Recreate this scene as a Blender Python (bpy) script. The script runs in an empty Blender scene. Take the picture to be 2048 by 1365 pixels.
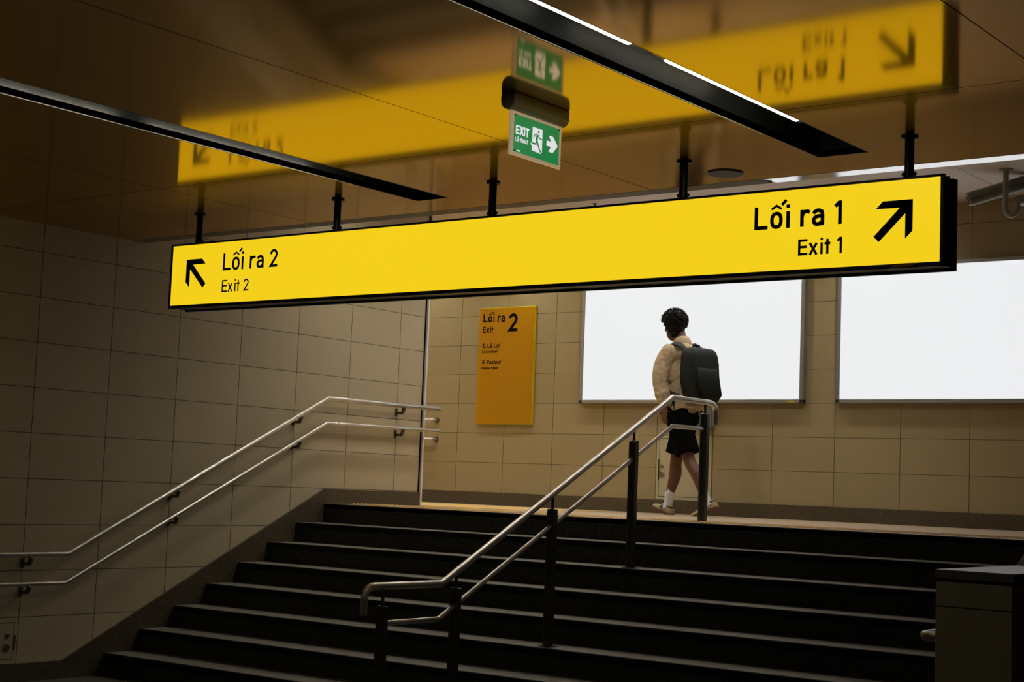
import bpy, bmesh, math, random
from math import pi, sin, cos, radians
from mathutils import Vector, Matrix, noise
random.seed(7)
SC = bpy.context.scene
COL = SC.collection

# ------------------------------------------------------------------ camera
yaw, pitch, roll, FPX = 0.65007, 0.09321, 0.03957, 3123.1
fw = Vector((-sin(yaw)*cos(pitch), cos(yaw)*cos(pitch), sin(pitch)))
r0 = Vector((cos(yaw), sin(yaw), 0)); u0_ = r0.cross(fw)
rt = cos(roll)*r0 + sin(roll)*u0_
up = -sin(roll)*r0 + cos(roll)*u0_
cd = bpy.data.cameras.new('camera'); cam = bpy.data.objects.new('camera', cd); COL.objects.link(cam)
cd.sensor_fit = 'HORIZONTAL'; cd.sensor_width = 36; cd.lens = FPX*36/2048
cd.clip_start = 0.05; cd.clip_end = 100
M4 = Matrix(((rt.x, up.x, -fw.x, 0), (rt.y, up.y, -fw.y, 0), (rt.z, up.z, -fw.z, 1.39), (0, 0, 0, 1)))
cam.matrix_world = M4
SC.camera = cam

# ------------------------------------------------------------------ world, exposure
w = bpy.data.worlds.new('world'); SC.world = w; w.use_nodes = True
w.node_tree.nodes['Background'].inputs[0].default_value = (0.8, 0.85, 1, 1)
w.node_tree.nodes['Background'].inputs[1].default_value = 0.0
SC.view_settings.view_transform = 'Standard'; SC.view_settings.look = 'None'
SC.view_settings.exposure = 0.0; SC.view_settings.gamma = 1.0
SC.view_settings.use_curve_mapping = False
TUBE_E = 6.0          # fluorescent tubes in the ceiling channels
BOARD_E = 0.86        # white backlit boards
DOWN_E = 310.0         # recessed downlights over the landing

# ------------------------------------------------------------------ materials
class NT:
    def __init__(s, name):
        s.m = bpy.data.materials.new(name); s.m.use_nodes = True
        s.n = s.m.node_tree.nodes; s.l = s.m.node_tree.links
        s.b = s.n['Principled BSDF']
    def node(s, t, **kw):
        n = s.n.new(t)
        for k, v in kw.items(): setattr(n, k, v)
        return n
    def put(s, sock, v):
        if hasattr(v, 'is_output') or isinstance(v, bpy.types.NodeSocket): s.l.new(v, sock)
        else: sock.default_value = v
    def math(s, op, a, b=None):
        n = s.node('ShaderNodeMath', operation=op); s.put(n.inputs[0], a)
        if b is not None: s.put(n.inputs[1], b)
        return n.outputs[0]
    def mix(s, f, a, b):
        n = s.node('ShaderNodeMix', data_type='RGBA'); s.put(n.inputs[0], f)
        s.put(n.inputs[6], a); s.put(n.inputs[7], b); return n.outputs[2]
    def pos(s):
        return s.node('ShaderNodeNewGeometry').outputs['Position']
    def xyz(s):
        n = s.node('ShaderNodeSeparateXYZ'); s.l.new(s.pos(), n.inputs[0]); return n.outputs
    def noise(s, scale, detail=3, rough=.5):
        n = s.node('ShaderNodeTexNoise'); n.inputs['Scale'].default_value = scale
        n.inputs['Detail'].default_value = detail; n.inputs['Roughness'].default_value = rough
        s.l.new(s.pos(), n.inputs['Vector']); return n.outputs[0]
    def ramp(s, f, p):
        n = s.node('ShaderNodeValToRGB'); s.l.new(f, n.inputs[0])
        while len(n.color_ramp.elements) < len(p): n.color_ramp.elements.new(.5)
        for e, (q, c) in zip(n.color_ramp.elements, p): e.position = q; e.color = c
        return n.outputs[0]

def c4(r, g, b): return (r, g, b, 1)
def plain(name, col, rough=.5, metal=0, spec=.5, emit=None, es=0, var=0, vs=30, bump=0, bs=60):
    t = NT(name); b = t.b
    b.inputs['Roughness'].default_value = rough; b.inputs['Metallic'].default_value = metal
    b.inputs['Specular IOR Level'].default_value = spec
    if var:
        lo = c4(*[x*(1-var) for x in col]); hi = c4(*[min(1, x*(1+var)) for x in col])
        t.l.new(t.mix(t.noise(vs, 4, .6), lo, hi), b.inputs['Base Color'])
    else: b.inputs['Base Color'].default_value = c4(*col)
    if emit:
        b.inputs['Emission Color'].default_value = c4(*emit); b.inputs['Emission Strength'].default_value = es
    if bump:
        bn = t.node('ShaderNodeBump'); bn.inputs['Strength'].default_value = bump; bn.inputs['Distance'].default_value = .01
        t.l.new(t.noise(bs, 4, .6), bn.inputs['Height']); t.l.new(bn.outputs[0], b.inputs['Normal'])
    return t.m

TW, TH = .604, .3008
def tile_mat(name, ax, u0, v0, col, joint=.0026, tw=TW):
    t = NT(name); X = t.xyz(); b = t.b
    u = t.math('DIVIDE', t.math('SUBTRACT', X[ax], u0), tw); v = t.math('DIVIDE', t.math('SUBTRACT', X[2], v0), TH)
    fu = t.math('FRACT', t.math('ADD', u, 100.0)); fv = t.math('FRACT', t.math('ADD', v, 100.0))
    du = t.math('MULTIPLY', t.math('MINIMUM', fu, t.math('SUBTRACT', 1.0, fu)), tw)
    dv = t.math('MULTIPLY', t.math('MINIMUM', fv, t.math('SUBTRACT', 1.0, fv)), TH)
    j = t.math('LESS_THAN', t.math('MINIMUM', du, t.math('MULTIPLY', dv, 1.25)), joint)
    cb = t.node('ShaderNodeCombineXYZ'); t.l.new(t.math('FLOOR', u), cb.inputs[0]); t.l.new(t.math('FLOOR', v), cb.inputs[1])
    wn = t.node('ShaderNodeTexWhiteNoise'); t.l.new(cb.outputs[0], wn.inputs[0])
    k = t.math('ADD', t.math('MULTIPLY', wn.outputs[0], .09), .955)
    k = t.math('MULTIPLY', k, t.math('ADD', t.math('MULTIPLY', t.noise(9, 5, .65), .14), .93))
    vm = t.node('ShaderNodeVectorMath', operation='SCALE'); vm.inputs[0].default_value = col; t.l.new(k, vm.inputs['Scale'])
    t.l.new(t.mix(j, vm.outputs[0], c4(.02, .02, .015)), b.inputs['Base Color'])
    b.inputs['Roughness'].default_value = .42; b.inputs['Specular IOR Level'].default_value = .35
    return t.m

def granite(name, a, bcol, rough=.35, sc=260, spec=.4):
    t = NT(name); n = t.noise(sc, 2, .7); n2 = t.noise(40, 3, .6)
    c = t.ramp(n, [(.36, c4(*a)), (.52, c4(*[(p+q)/2 for p, q in zip(a, bcol)])), (.66, c4(*bcol))])
    c = t.mix(t.math('MULTIPLY', n2, .5), c, c4(*a))
    t.l.new(c, t.b.inputs['Base Color']); t.b.inputs['Roughness'].default_value = rough
    t.b.inputs['Specular IOR Level'].default_value = spec
    return t.m

def ceiling_mat():
    # glossy coated metal panels, butt joints at the panel seams
    t = NT('glossy coated ceiling panel'); X = t.xyz(); b = t.b
    def seam(ax, p, wd=.0028):
        return t.math('LESS_THAN', t.math('ABSOLUTE', t.math('SUBTRACT', X[ax], p)), wd)
    j = seam(1, 5.80)
    for s in (seam(0, -1.91), seam(0, -4.45), seam(0, -6.98), seam(1, 7.045), seam(1, 2.6), seam(1, -.6)): j = t.math('MAXIMUM', j, s)
    df = t.node('ShaderNodeBsdfDiffuse'); t.l.new(t.mix(j, c4(.10, .09, .07), c4(.01, .01, .01)), df.inputs['Color'])
    gl = t.node('ShaderNodeBsdfAnisotropic'); gl.inputs['Roughness'].default_value = .09
    t.l.new(t.mix(j, c4(1, .73, .42), c4(.02, .02, .02)), gl.inputs['Color'])
    fr = t.node('ShaderNodeFresnel'); fr.inputs['IOR'].default_value = 2.7
    m1 = t.node('ShaderNodeMixShader'); t.l.new(t.math('ADD', t.math('MULTIPLY', fr.outputs[0], .65), .35), m1.inputs[0]); t.l.new(df.outputs[0], m1.inputs[1]); t.l.new(gl.outputs[0], m1.inputs[2])
    g = t.node('ShaderNodeBsdfAnisotropic'); t.l.new(t.mix(j, c4(*ROUGH_C), c4(.01, .01, .01)), g.inputs['Color']); g.inputs['Roughness'].default_value = ROUGH_R
    mx = t.node('ShaderNodeMixShader'); mx.inputs[0].default_value = ROUGH_M
    t.l.new(m1.outputs[0], mx.inputs[1]); t.l.new(g.outputs[0], mx.inputs[2])
    t.l.new(mx.outputs[0], t.n['Material Output'].inputs[0])
    return t.m
ROUGH_C, ROUGH_R, ROUGH_M = (.80, .56, .22), .42, .12

MT = {}
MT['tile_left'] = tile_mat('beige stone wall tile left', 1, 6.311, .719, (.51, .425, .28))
MT['tile_back_dim'] = tile_mat('beige stone wall tile back dimmed', 0, -10.2, 1.627, (.34, .272, .15))  # same stone as the left wall; its weaker illumination is put into the colour
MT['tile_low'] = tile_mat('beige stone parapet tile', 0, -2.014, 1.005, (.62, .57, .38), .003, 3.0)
MT['tile_low_y_lifted'] = tile_mat('beige stone parapet tile side lifted for low light', 1, 5.754, 1.005, (.62, .62, .48), .003, 3.0)  # same stone as the front, colour lightened to offset the low light there
MT['ceiling'] = ceiling_mat()
MT['ceil_up'] = plain('cream ceiling panel', (.60, .52, .45), .5)
def panel_seams(mat):
    t = NT.__new__(NT); t.m = mat; t.n = mat.node_tree.nodes; t.l = mat.node_tree.links; t.b = t.n['Principled BSDF']; X = t.xyz(); j = None
    for ax, p in ((0, -4.39), (0, -6.8), (0, -9.2), (0, -1.98), (1, 10.1)):
        q = t.math('LESS_THAN', t.math('ABSOLUTE', t.math('SUBTRACT', X[ax], p)), .003); j = q if j is None else t.math('MAXIMUM', j, q)
    t.l.new(t.mix(j, c4(.60, .52, .45), c4(.02, .02, .02)), t.b.inputs['Base Color'])
panel_seams(MT['ceil_up'])
MT['strip'] = plain('matt ceiling edge trim', (.22, .20, .17), .45, .3)
MT['strip_b'] = plain('polished ceiling edge trim', (.92, .88, .88), .12, 1)
MT['granite'] = granite('brown granite', (.02, .018, .012), (.20, .15, .09), sc=120)
MT['tread'] = granite('granite tread with top light', (.13, .12, .10), (.34, .31, .26), .5)  # lighter than the risers: light from above is put into the colour
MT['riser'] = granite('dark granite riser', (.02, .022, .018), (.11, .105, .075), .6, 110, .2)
def riser_seams(mat):
    t = NT.__new__(NT); t.m = mat; t.n = mat.node_tree.nodes; t.l = mat.node_tree.links; t.b = t.n['Principled BSDF']
    src = t.b.inputs['Base Color'].links[0].from_socket; X = t.xyz()
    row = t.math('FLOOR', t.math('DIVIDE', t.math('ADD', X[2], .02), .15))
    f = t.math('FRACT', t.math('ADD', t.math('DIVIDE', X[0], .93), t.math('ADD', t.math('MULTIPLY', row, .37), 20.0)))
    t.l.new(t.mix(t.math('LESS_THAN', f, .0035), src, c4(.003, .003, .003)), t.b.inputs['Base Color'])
riser_seams(MT['riser'])
MT['nosing'] = granite('black granite nosing', (.006, .006, .006), (.02, .02, .018), .7, 200, .1)
MT['floor_up'] = plain('pinkish stone floor', (.46, .345, .235), .32, var=.08, vs=14)
MT['floor_low'] = granite('grey stone floor', (.07, .065, .05), (.16, .14, .11), .5, 90)
MT['yellow_floor'] = plain('yellow floor tile', (.66, .43, .14), .5)
MT['black'] = plain('black powder coated metal', (.006, .008, .007), .35)
MT['blackgloss'] = plain('black gloss metal', (.016, .022, .022), .25, 0, .8, bump=.25, bs=5)
MT['black_mat'] = plain('matt black print', (.004, .004, .003), .8, spec=.05)
MT['tube'] = plain('lit fluorescent tube', (1, 1, 1), .4, emit=(1, .90, .72), es=TUBE_E)
MT['chan_edge'] = plain('pale channel edge', (.75, .72, .68), .4)
MT['sign_face'] = plain('backlit yellow acrylic', (.10, .07, .0), .25, emit=(.93, .645, .012), es=.97)
MT['board'] = plain('backlit white film', (.03, .03, .03), .05, spec=.10, emit=(.97, .985, 1), es=BOARD_E)
MT['alu'] = plain('satin aluminium', (.42, .43, .44), .42, .8)
MT['alu_dark'] = plain('grey aluminium side', (.16, .16, .16), .5, .5)
MT['steel'] = plain('brushed stainless steel', (.58, .55, .50), .36, 1)
MT['post'] = plain('dark steel post', (.12, .12, .115), .38, .9)
MT['bracket'] = plain('dark steel bracket', (.10, .095, .085), .45, .8)
MT['poster'] = plain('amber sign panel', (.42, .20, .0), .55, spec=.2)
MT['poster_edge'] = plain('acid yellow sign edge', (.62, .50, .0), .5)
MT['green'] = plain('lit green acrylic', (.0, .12, .03), .3, emit=(.01, .20, .055), es=.85)
MT['white_print'] = plain('lit white lettering', (.5, .5, .5), .4, emit=(.8, .8, .85), es=.85)
MT['exit_frame'] = plain('clear edge-lit acrylic rim', (.50, .42, .26), .25, emit=(.85, .62, .36), es=.30)
MT['exit_case'] = plain('cream plastic casing', (.34, .28, .16), .4)
MT['speaker'] = plain('grey speaker grille', (.22, .22, .22), .5, .2)
MT['door'] = plain('cream painted steel door', (.46, .42, .28), .4)
MT['lock'] = plain('worn steel lock', (.30, .28, .22), .35, .9)
MT['cctv'] = plain('grey camera housing', (.24, .24, .22), .4)
MT['cctv_pole'] = plain('grey camera bracket', (.33, .33, .29), .4)
MT['glass'] = plain('dark lens glass', (.02, .02, .03), .08)
MT['downlight'] = plain('lit downlight lens', (1, 1, 1), .4, emit=(1, .95, .82), es=DOWN_E)
MT['white_trim'] = plain('white metal corner trim', (.80, .76, .72), .35, .2)
MT['grey_box'] = plain('grey plastic box', (.13, .14, .13), .5)
MT['skin'] = plain('brown skin', (.12, .046, .021), .5, var=.12, vs=12)
MT['hair'] = plain('black curly hair', (.006, .006, .006), .75, spec=.2, bump=.6, bs=120)
MT['shirt'] = plain('cream cotton', (.50, .385, .255), .85, spec=.15, var=.05, vs=9, bump=.25, bs=35)
MT['shorts'] = plain('black cotton', (.003, .003, .003), .9, spec=.03)
MT['sock'] = plain('white sock', (.62, .62, .66), .9, bump=.2, bs=200)
MT['shoe'] = plain('cream suede', (.36, .29, .14), .8)
MT['shoe_mark'] = plain('dark green suede', (.01, .02, .015), .8)
MT['gum'] = plain('gum rubber', (.10, .035, .018), .6)
MT['pack'] = plain('black nylon', (.006, .010, .009), .7, spec=.25, bump=.3, bs=50)
MT['pack2'] = plain('worn black nylon', (.014, .018, .016), .6, spec=.3)

# ------------------------------------------------------------------ mesh builder
class MB:
    def __init__(s): s.v = []; s.f = []; s.mi = []; s.k = 0; s.sm = []
    def add(s, vs, fs, smooth=False):
        o = len(s.v); s.v += [tuple(v) for v in vs]
        for f in fs: s.f.append([i+o for i in f]); s.mi.append(s.k); s.sm.append(smooth)
        return s
    def box(s, x0, x1, y0, y1, z0, z1):
        vs = [(x, y, z) for z in (z0, z1) for y in (y0, y1) for x in (x0, x1)]
        return s.add(vs, [(0, 2, 3, 1), (4, 5, 7, 6), (0, 1, 5, 4), (2, 6, 7, 3), (0, 4, 6, 2), (1, 3, 7, 5)])
    def prism(s, poly, to3, a, b):
        # poly: 2D list, to3(u,v,w) -> 3D
        n = len(poly)
        vs = [to3(u, v, a) for u, v in poly] + [to3(u, v, b) for u, v in poly]
        fs = [list(range(n))[::-1], [n+i for i in range(n)]] + [(i, (i+1) % n, n+(i+1) % n, n+i) for i in range(n)]
        return s.add(vs, fs)
    def tube(s, path, r, n=14, cap=True, radii=None):
        P = [Vector(p) for p in path]; m = len(P); rings = []
        T = []
        for i in range(m):
            a = (P[i]-P[i-1]).normalized() if i else None
            b = (P[i+1]-P[i]).normalized() if i < m-1 else None
            T.append(((a or b)+(b or a)).normalized())
        ref = Vector((1, 0, 0)) if abs(T[0].x) < .8 else Vector((0, 0, 1))
        nrm = T[0].cross(ref).normalized()
        vs = []
        for i in range(m):
            t = T[i]; nrm = (nrm - nrm.dot(t)*t).normalized(); bn = t.cross(nrm)
            rr = radii[i] if radii else r
            k = 1.0
            if 0 < i < m-1:
                a = (P[i]-P[i-1]).normalized(); k = 1/max(.5, t.dot(a))
            bend = None
            if k > 1.0001:
                a = (P[i]-P[i-1]).normalized(); bb = (P[i+1]-P[i]).normalized(); bend = (bb-a).normalized()
            for j in range(n):
                an = 2*pi*j/n; o = nrm*cos(an)*rr + bn*sin(an)*rr
                if bend: o += bend*(o.dot(bend)*(k-1))
                vs.append(P[i]+o)
        fs = [(i*n+j, i*n+(j+1) % n, (i+1)*n+(j+1) % n, (i+1)*n+j) for i in range(m-1) for j in range(n)]
        s.add(vs, fs, True)
        if cap:
            s.add(vs[:n], [list(range(n))[::-1]]); s.add(vs[-n:], [list(range(n))])
        return s
    def lathe(s, prof, org, axis, n=24):
        # prof: [(r,h)], along axis
        ax = Vector(axis).normalized(); ref = Vector((1, 0, 0)) if abs(ax.x) < .8 else Vector((0, 1, 0))
        a = ax.cross(ref).normalized(); b = ax.cross(a); org = Vector(org)
        vs = [org + ax*h + (a*cos(2*pi*j/n)+b*sin(2*pi*j/n))*r for r, h in prof for j in range(n)]
        m = len(prof)
        fs = [(i*n+j, i*n+(j+1) % n, (i+1)*n+(j+1) % n, (i+1)*n+j) for i in range(m-1) for j in range(n)]
        fs += [list(range(n))[::-1], [(m-1)*n+j for j in range(n)]]
        return s.add(vs, fs)
    def ell(s, c, r, n=14, rot=None):
        c = Vector(c); vs = []; h = n//2
        for i in range(1, h):
            for j in range(n):
                p = Vector((r[0]*sin(pi*i/h)*cos(2*pi*j/n), r[1]*sin(pi*i/h)*sin(2*pi*j/n), r[2]*cos(pi*i/h)))
                vs.append(c+(rot @ p if rot else p))
        t = Vector((0, 0, r[2])); vs.append(c+(rot @ t if rot else t)); vs.append(c-(rot @ t if rot else t))
        m = h-1
        fs = [(i*n+j, (i+1)*n+j, (i+1)*n+(j+1) % n, i*n+(j+1) % n) for i in range(m-1) for j in range(n)]
        fs += [(m*n, j, (j+1) % n) for j in range(n)] + [(m*n+1, (m-1)*n+(j+1) % n, (m-1)*n+j) for j in range(n)]
        return s.add(vs, fs, True)
    def build(s, name, mats, parent=None, bevel=0, seg=2, org=None):
        me = bpy.data.meshes.new(name); vs = s.v
        if org: vs = [(v[0]-org[0], v[1]-org[1], v[2]-org[2]) for v in vs]
        me.from_pydata(vs, [], s.f)
        if not isinstance(mats, (list, tuple)): mats = [mats]
        for m in mats: me.materials.append(MT[m])
        for p, k, sm in zip(me.polygons, s.mi, s.sm): p.material_index = k; p.use_smooth = sm
        bm = bmesh.new(); bm.from_mesh(me); bmesh.ops.recalc_face_normals(bm, faces=bm.faces); bm.to_mesh(me); bm.free()
        o = bpy.data.objects.new(name, me); COL.objects.link(o)
        if org: o.location = org
        if parent:
            o.parent = parent
            b = parent; off = Vector((0, 0, 0))
            while b: off += b.location; b = b.parent
            if not org: o.location = -off
            else: o.location = Vector(org)-off
        if bevel:
            md = o.modifiers.new('bevel', 'BEVEL'); md.width = bevel; md.segments = seg; md.limit_method = 'ANGLE'
        return o

def tag(o, label=None, cat=None, group=None, kind=None):
    if label: o['label'] = label
    if cat: o['category'] = cat
    if group: o['group'] = group
    if kind: o['kind'] = kind
    return o
def struct(o): o['kind'] = 'structure'; return o
def empty(name, loc, label, cat, group=None):
    o = bpy.data.objects.new(name, None); COL.objects.link(o); o.location = loc; o.empty_display_size = .1
    return tag(o, label, cat, group)
def kids(o): return [c for c in bpy.data.objects if c.parent == o]
def copy_tree(o, parent=None):
    c = o.copy(); COL.objects.link(c)
    if parent: c.parent = parent
    for ch in kids(o): copy_tree(ch, c)
    return c

# ------------------------------------------------------------------ setting
XW, XS, YB, Y0, TR, RS, ZL = -8.746, -8.726, 12.545, 9.085, .298, .15, 1.2
CZ, CU = 3.014, 3.922
struct(MB().box(-16, 6, -5, 7.0, -.3, 0).build('floor', 'floor_low'))
struct(MB().box(-16, 6, Y0+.02, 13, .6, ZL).build('floor_landing', 'floor_up'))
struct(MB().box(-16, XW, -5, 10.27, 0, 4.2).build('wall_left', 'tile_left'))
struct(MB().box(-16, 6, YB, YB+.3, ZL, 4.2).build('wall_back', 'tile_back_dim'))
struct(MB().box(6, 6.2, -5, 13, 0, 4.2).build('wall_right', 'tile_left'))
struct(MB().box(-16, 6.2, -5.2, -5, 0, 4.2).build('wall_front', 'tile_back_dim'))
struct(MB().box(-16.2, -16, 10.2, 13, ZL, 4.2).build('wall_corridor', 'tile_left'))
struct(MB().box(-2.0, 6, Y0-.05, Y0+.02, 0, ZL).build('wall_landing', 'riser'))

# low ceiling, cut out for the two light channels
mb = MB()
xs = [XW, -5.85, -5.625, -3.30, -3.05, 6]; ye = {1: 6.74, 3: 6.70}
for i in range(5):
    if i in ye: mb.box(xs[i], xs[i+1], ye[i], 7.05, CZ, CZ+.03)
    else: mb.box(xs[i], xs[i+1], -5, 7.05, CZ, CZ+.03)
struct(mb.build('ceiling', 'ceiling'))
mb = MB(); to = lambda u, v, w_: (w_, u, v)
mb.prism([(7.052, CZ), (7.16, CZ), (7.16, CU), (7.13, CU), (7.13, CZ+.03), (7.052, CZ+.03)], to, XW, -3.79)
struct(mb.build('trim_ceiling_edge', 'strip'))
mb = MB(); mb.prism([(7.052, CZ), (7.205, CZ+.0107), (7.205, CU), (7.13, CU), (7.13, CZ+.03), (7.052, CZ+.03)], to, -3.785, 6)
struct(mb.build('trim_ceiling_polished', 'strip_b'))
mb = MB()
gx = [-16]+[v for i in range(8) for v in (-14.3+1.25*i-.08, -14.3+1.25*i+.08)]+[6.2]
gy = [7.2]+[v for y in (9.15, 10.6, 12.0) for v in (y-.08, y+.08)]+[13]
for i in range(len(gx)-1):
    for j in range(len(gy)-1):
        x0, x1, y0_, y1_ = gx[i], gx[i+1], gy[j], gy[j+1]
        if not (i % 2 and j % 2): mb.add([(x0, y0_, CU), (x1, y0_, CU), (x1, y1_, CU), (x0, y1_, CU)], [(0, 1, 2, 3)])
        else:   # square cell with a round opening
            cx_, cy_ = (x0+x1)/2, (y0_+y1_)/2; N_ = 24; vs_ = []
            for k in range(N_):
                a_ = 2*pi*k/N_; c_, s_ = cos(a_), sin(a_); q = .08/max(abs(c_), abs(s_))
                vs_ += [(cx_+.074*c_, cy_+.074*s_, CU), (cx_+q*c_, cy_+q*s_, CU)]
            mb.add(vs_, [(2*k, 2*k+1, (2*k+3) % (2*N_), (2*k+2) % (2*N_)) for k in range(N_)])
mb.box(-16, 6.2, 7.16, 13, CU+.10, CU+.15)
struct(mb.build('ceiling_upper', 'ceil_up'))
struct(MB().box(XW-.01, XW+.022, 10.262, 10.285, ZL, CU).build('trim_corner', 'white_trim', bevel=.003))
struct(MB().box(XW-.001, XW+.004, 10.248, 10.262, ZL, CU).build('trim_corner_gap', 'black_mat'))

# granite skirting
to = lambda u, v, w_: (w_, u, v)
sk = [(-5, 0), (6.999, 0)]
for i in range(7, -1, -1): sk += [(Y0-i*TR, (8-i)*RS-.15), (Y0-i*TR, (8-i)*RS)]
sk = [(-5, 0), (7.16, 0), (9.15, 1.0), (10.262, 1.0), (10.262, 1.315), (9.091, 1.315), (6.664, .119), (-5, .119)]
struct(MB().prism(sk, to, XW-.005, XS).build('baseboard_left', 'granite'))
struct(MB().box(-16, 6, YB-.02, YB+.01, ZL, 1.328).build('baseboard_back', 'granite', bevel=.002))
struct(MB().box(-16, XW+.0, 10.265, 10.285, ZL, 1.315).build('baseboard_corridor', 'granite'))

# ------------------------------------------------------------------ staircase
SX0, SX1 = XS, -2.32
st = empty('staircase', (-5.5, 7.0, 0), 'broad dark granite staircase climbing from the lower floor to the landing', 'staircase')
random.seed(3)
for i in range(8):
    y = Y0-i*TR; z = (8-i)*RS
    yb_ = y+TR+.02 if i else y+.3
    s = MB()
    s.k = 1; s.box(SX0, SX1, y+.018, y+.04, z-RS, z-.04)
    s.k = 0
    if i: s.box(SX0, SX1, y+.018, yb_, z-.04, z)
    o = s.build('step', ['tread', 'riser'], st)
    nz = MB().box(SX0, SX1, y, y+.018, z-.042, z-.0015).build('nosing', 'nosing', o, bevel=.004)
    if not i:
        MB().box(SX0, SX1, y, y+.06, z-.04, z+.0).build('landing_edge', 'tread', o)

# tactile strip on the landing: studded yellow tiles
def dots(x0, x1, y0_, y1, sp=.05, r=.0145):
    m = MB(); n = 6
    y = y0_
    while y < y1:
        x = x0
        while x < x1:
            vs = [(x+r*cos(2*pi*j/n), y+r*sin(2*pi*j/n), ZL+.003) for j in range(n)] + [(x+r*.6*cos(2*pi*j/n), y+r*.6*sin(2*pi*j/n), ZL+.0085) for j in range(n)]
            m.add(vs, [(j, (j+1) % n, n+(j+1) % n, n+j) for j in range(n)]+[[n+j for j in range(n)]])
            x += sp
        y += sp
    return m
tp = empty('yellow_paving', (-5.5, 9.5, ZL), 'thin yellow studded warning strip along the top edge of the stairs', 'tactile paving')
MB().box(-8.7, -2.3, 9.36, 9.66, ZL, ZL+.003).build('strip', 'yellow_floor', tp)
tag(dots(-8.68, -2.3, 9.385, 9.65).build('stud', 'yellow_floor', tp), kind='stuff')
tp2 = empty('yellow_paving', (-9, 11.2, ZL), 'golden yellow patch of the landing floor below the amber sign', 'tactile paving')
MB().box(-12.5, -7.9, 10.3, 11.9, ZL, ZL+.003).build('strip', 'yellow_floor', tp2)  # plain golden patch of floor, no studs

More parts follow.
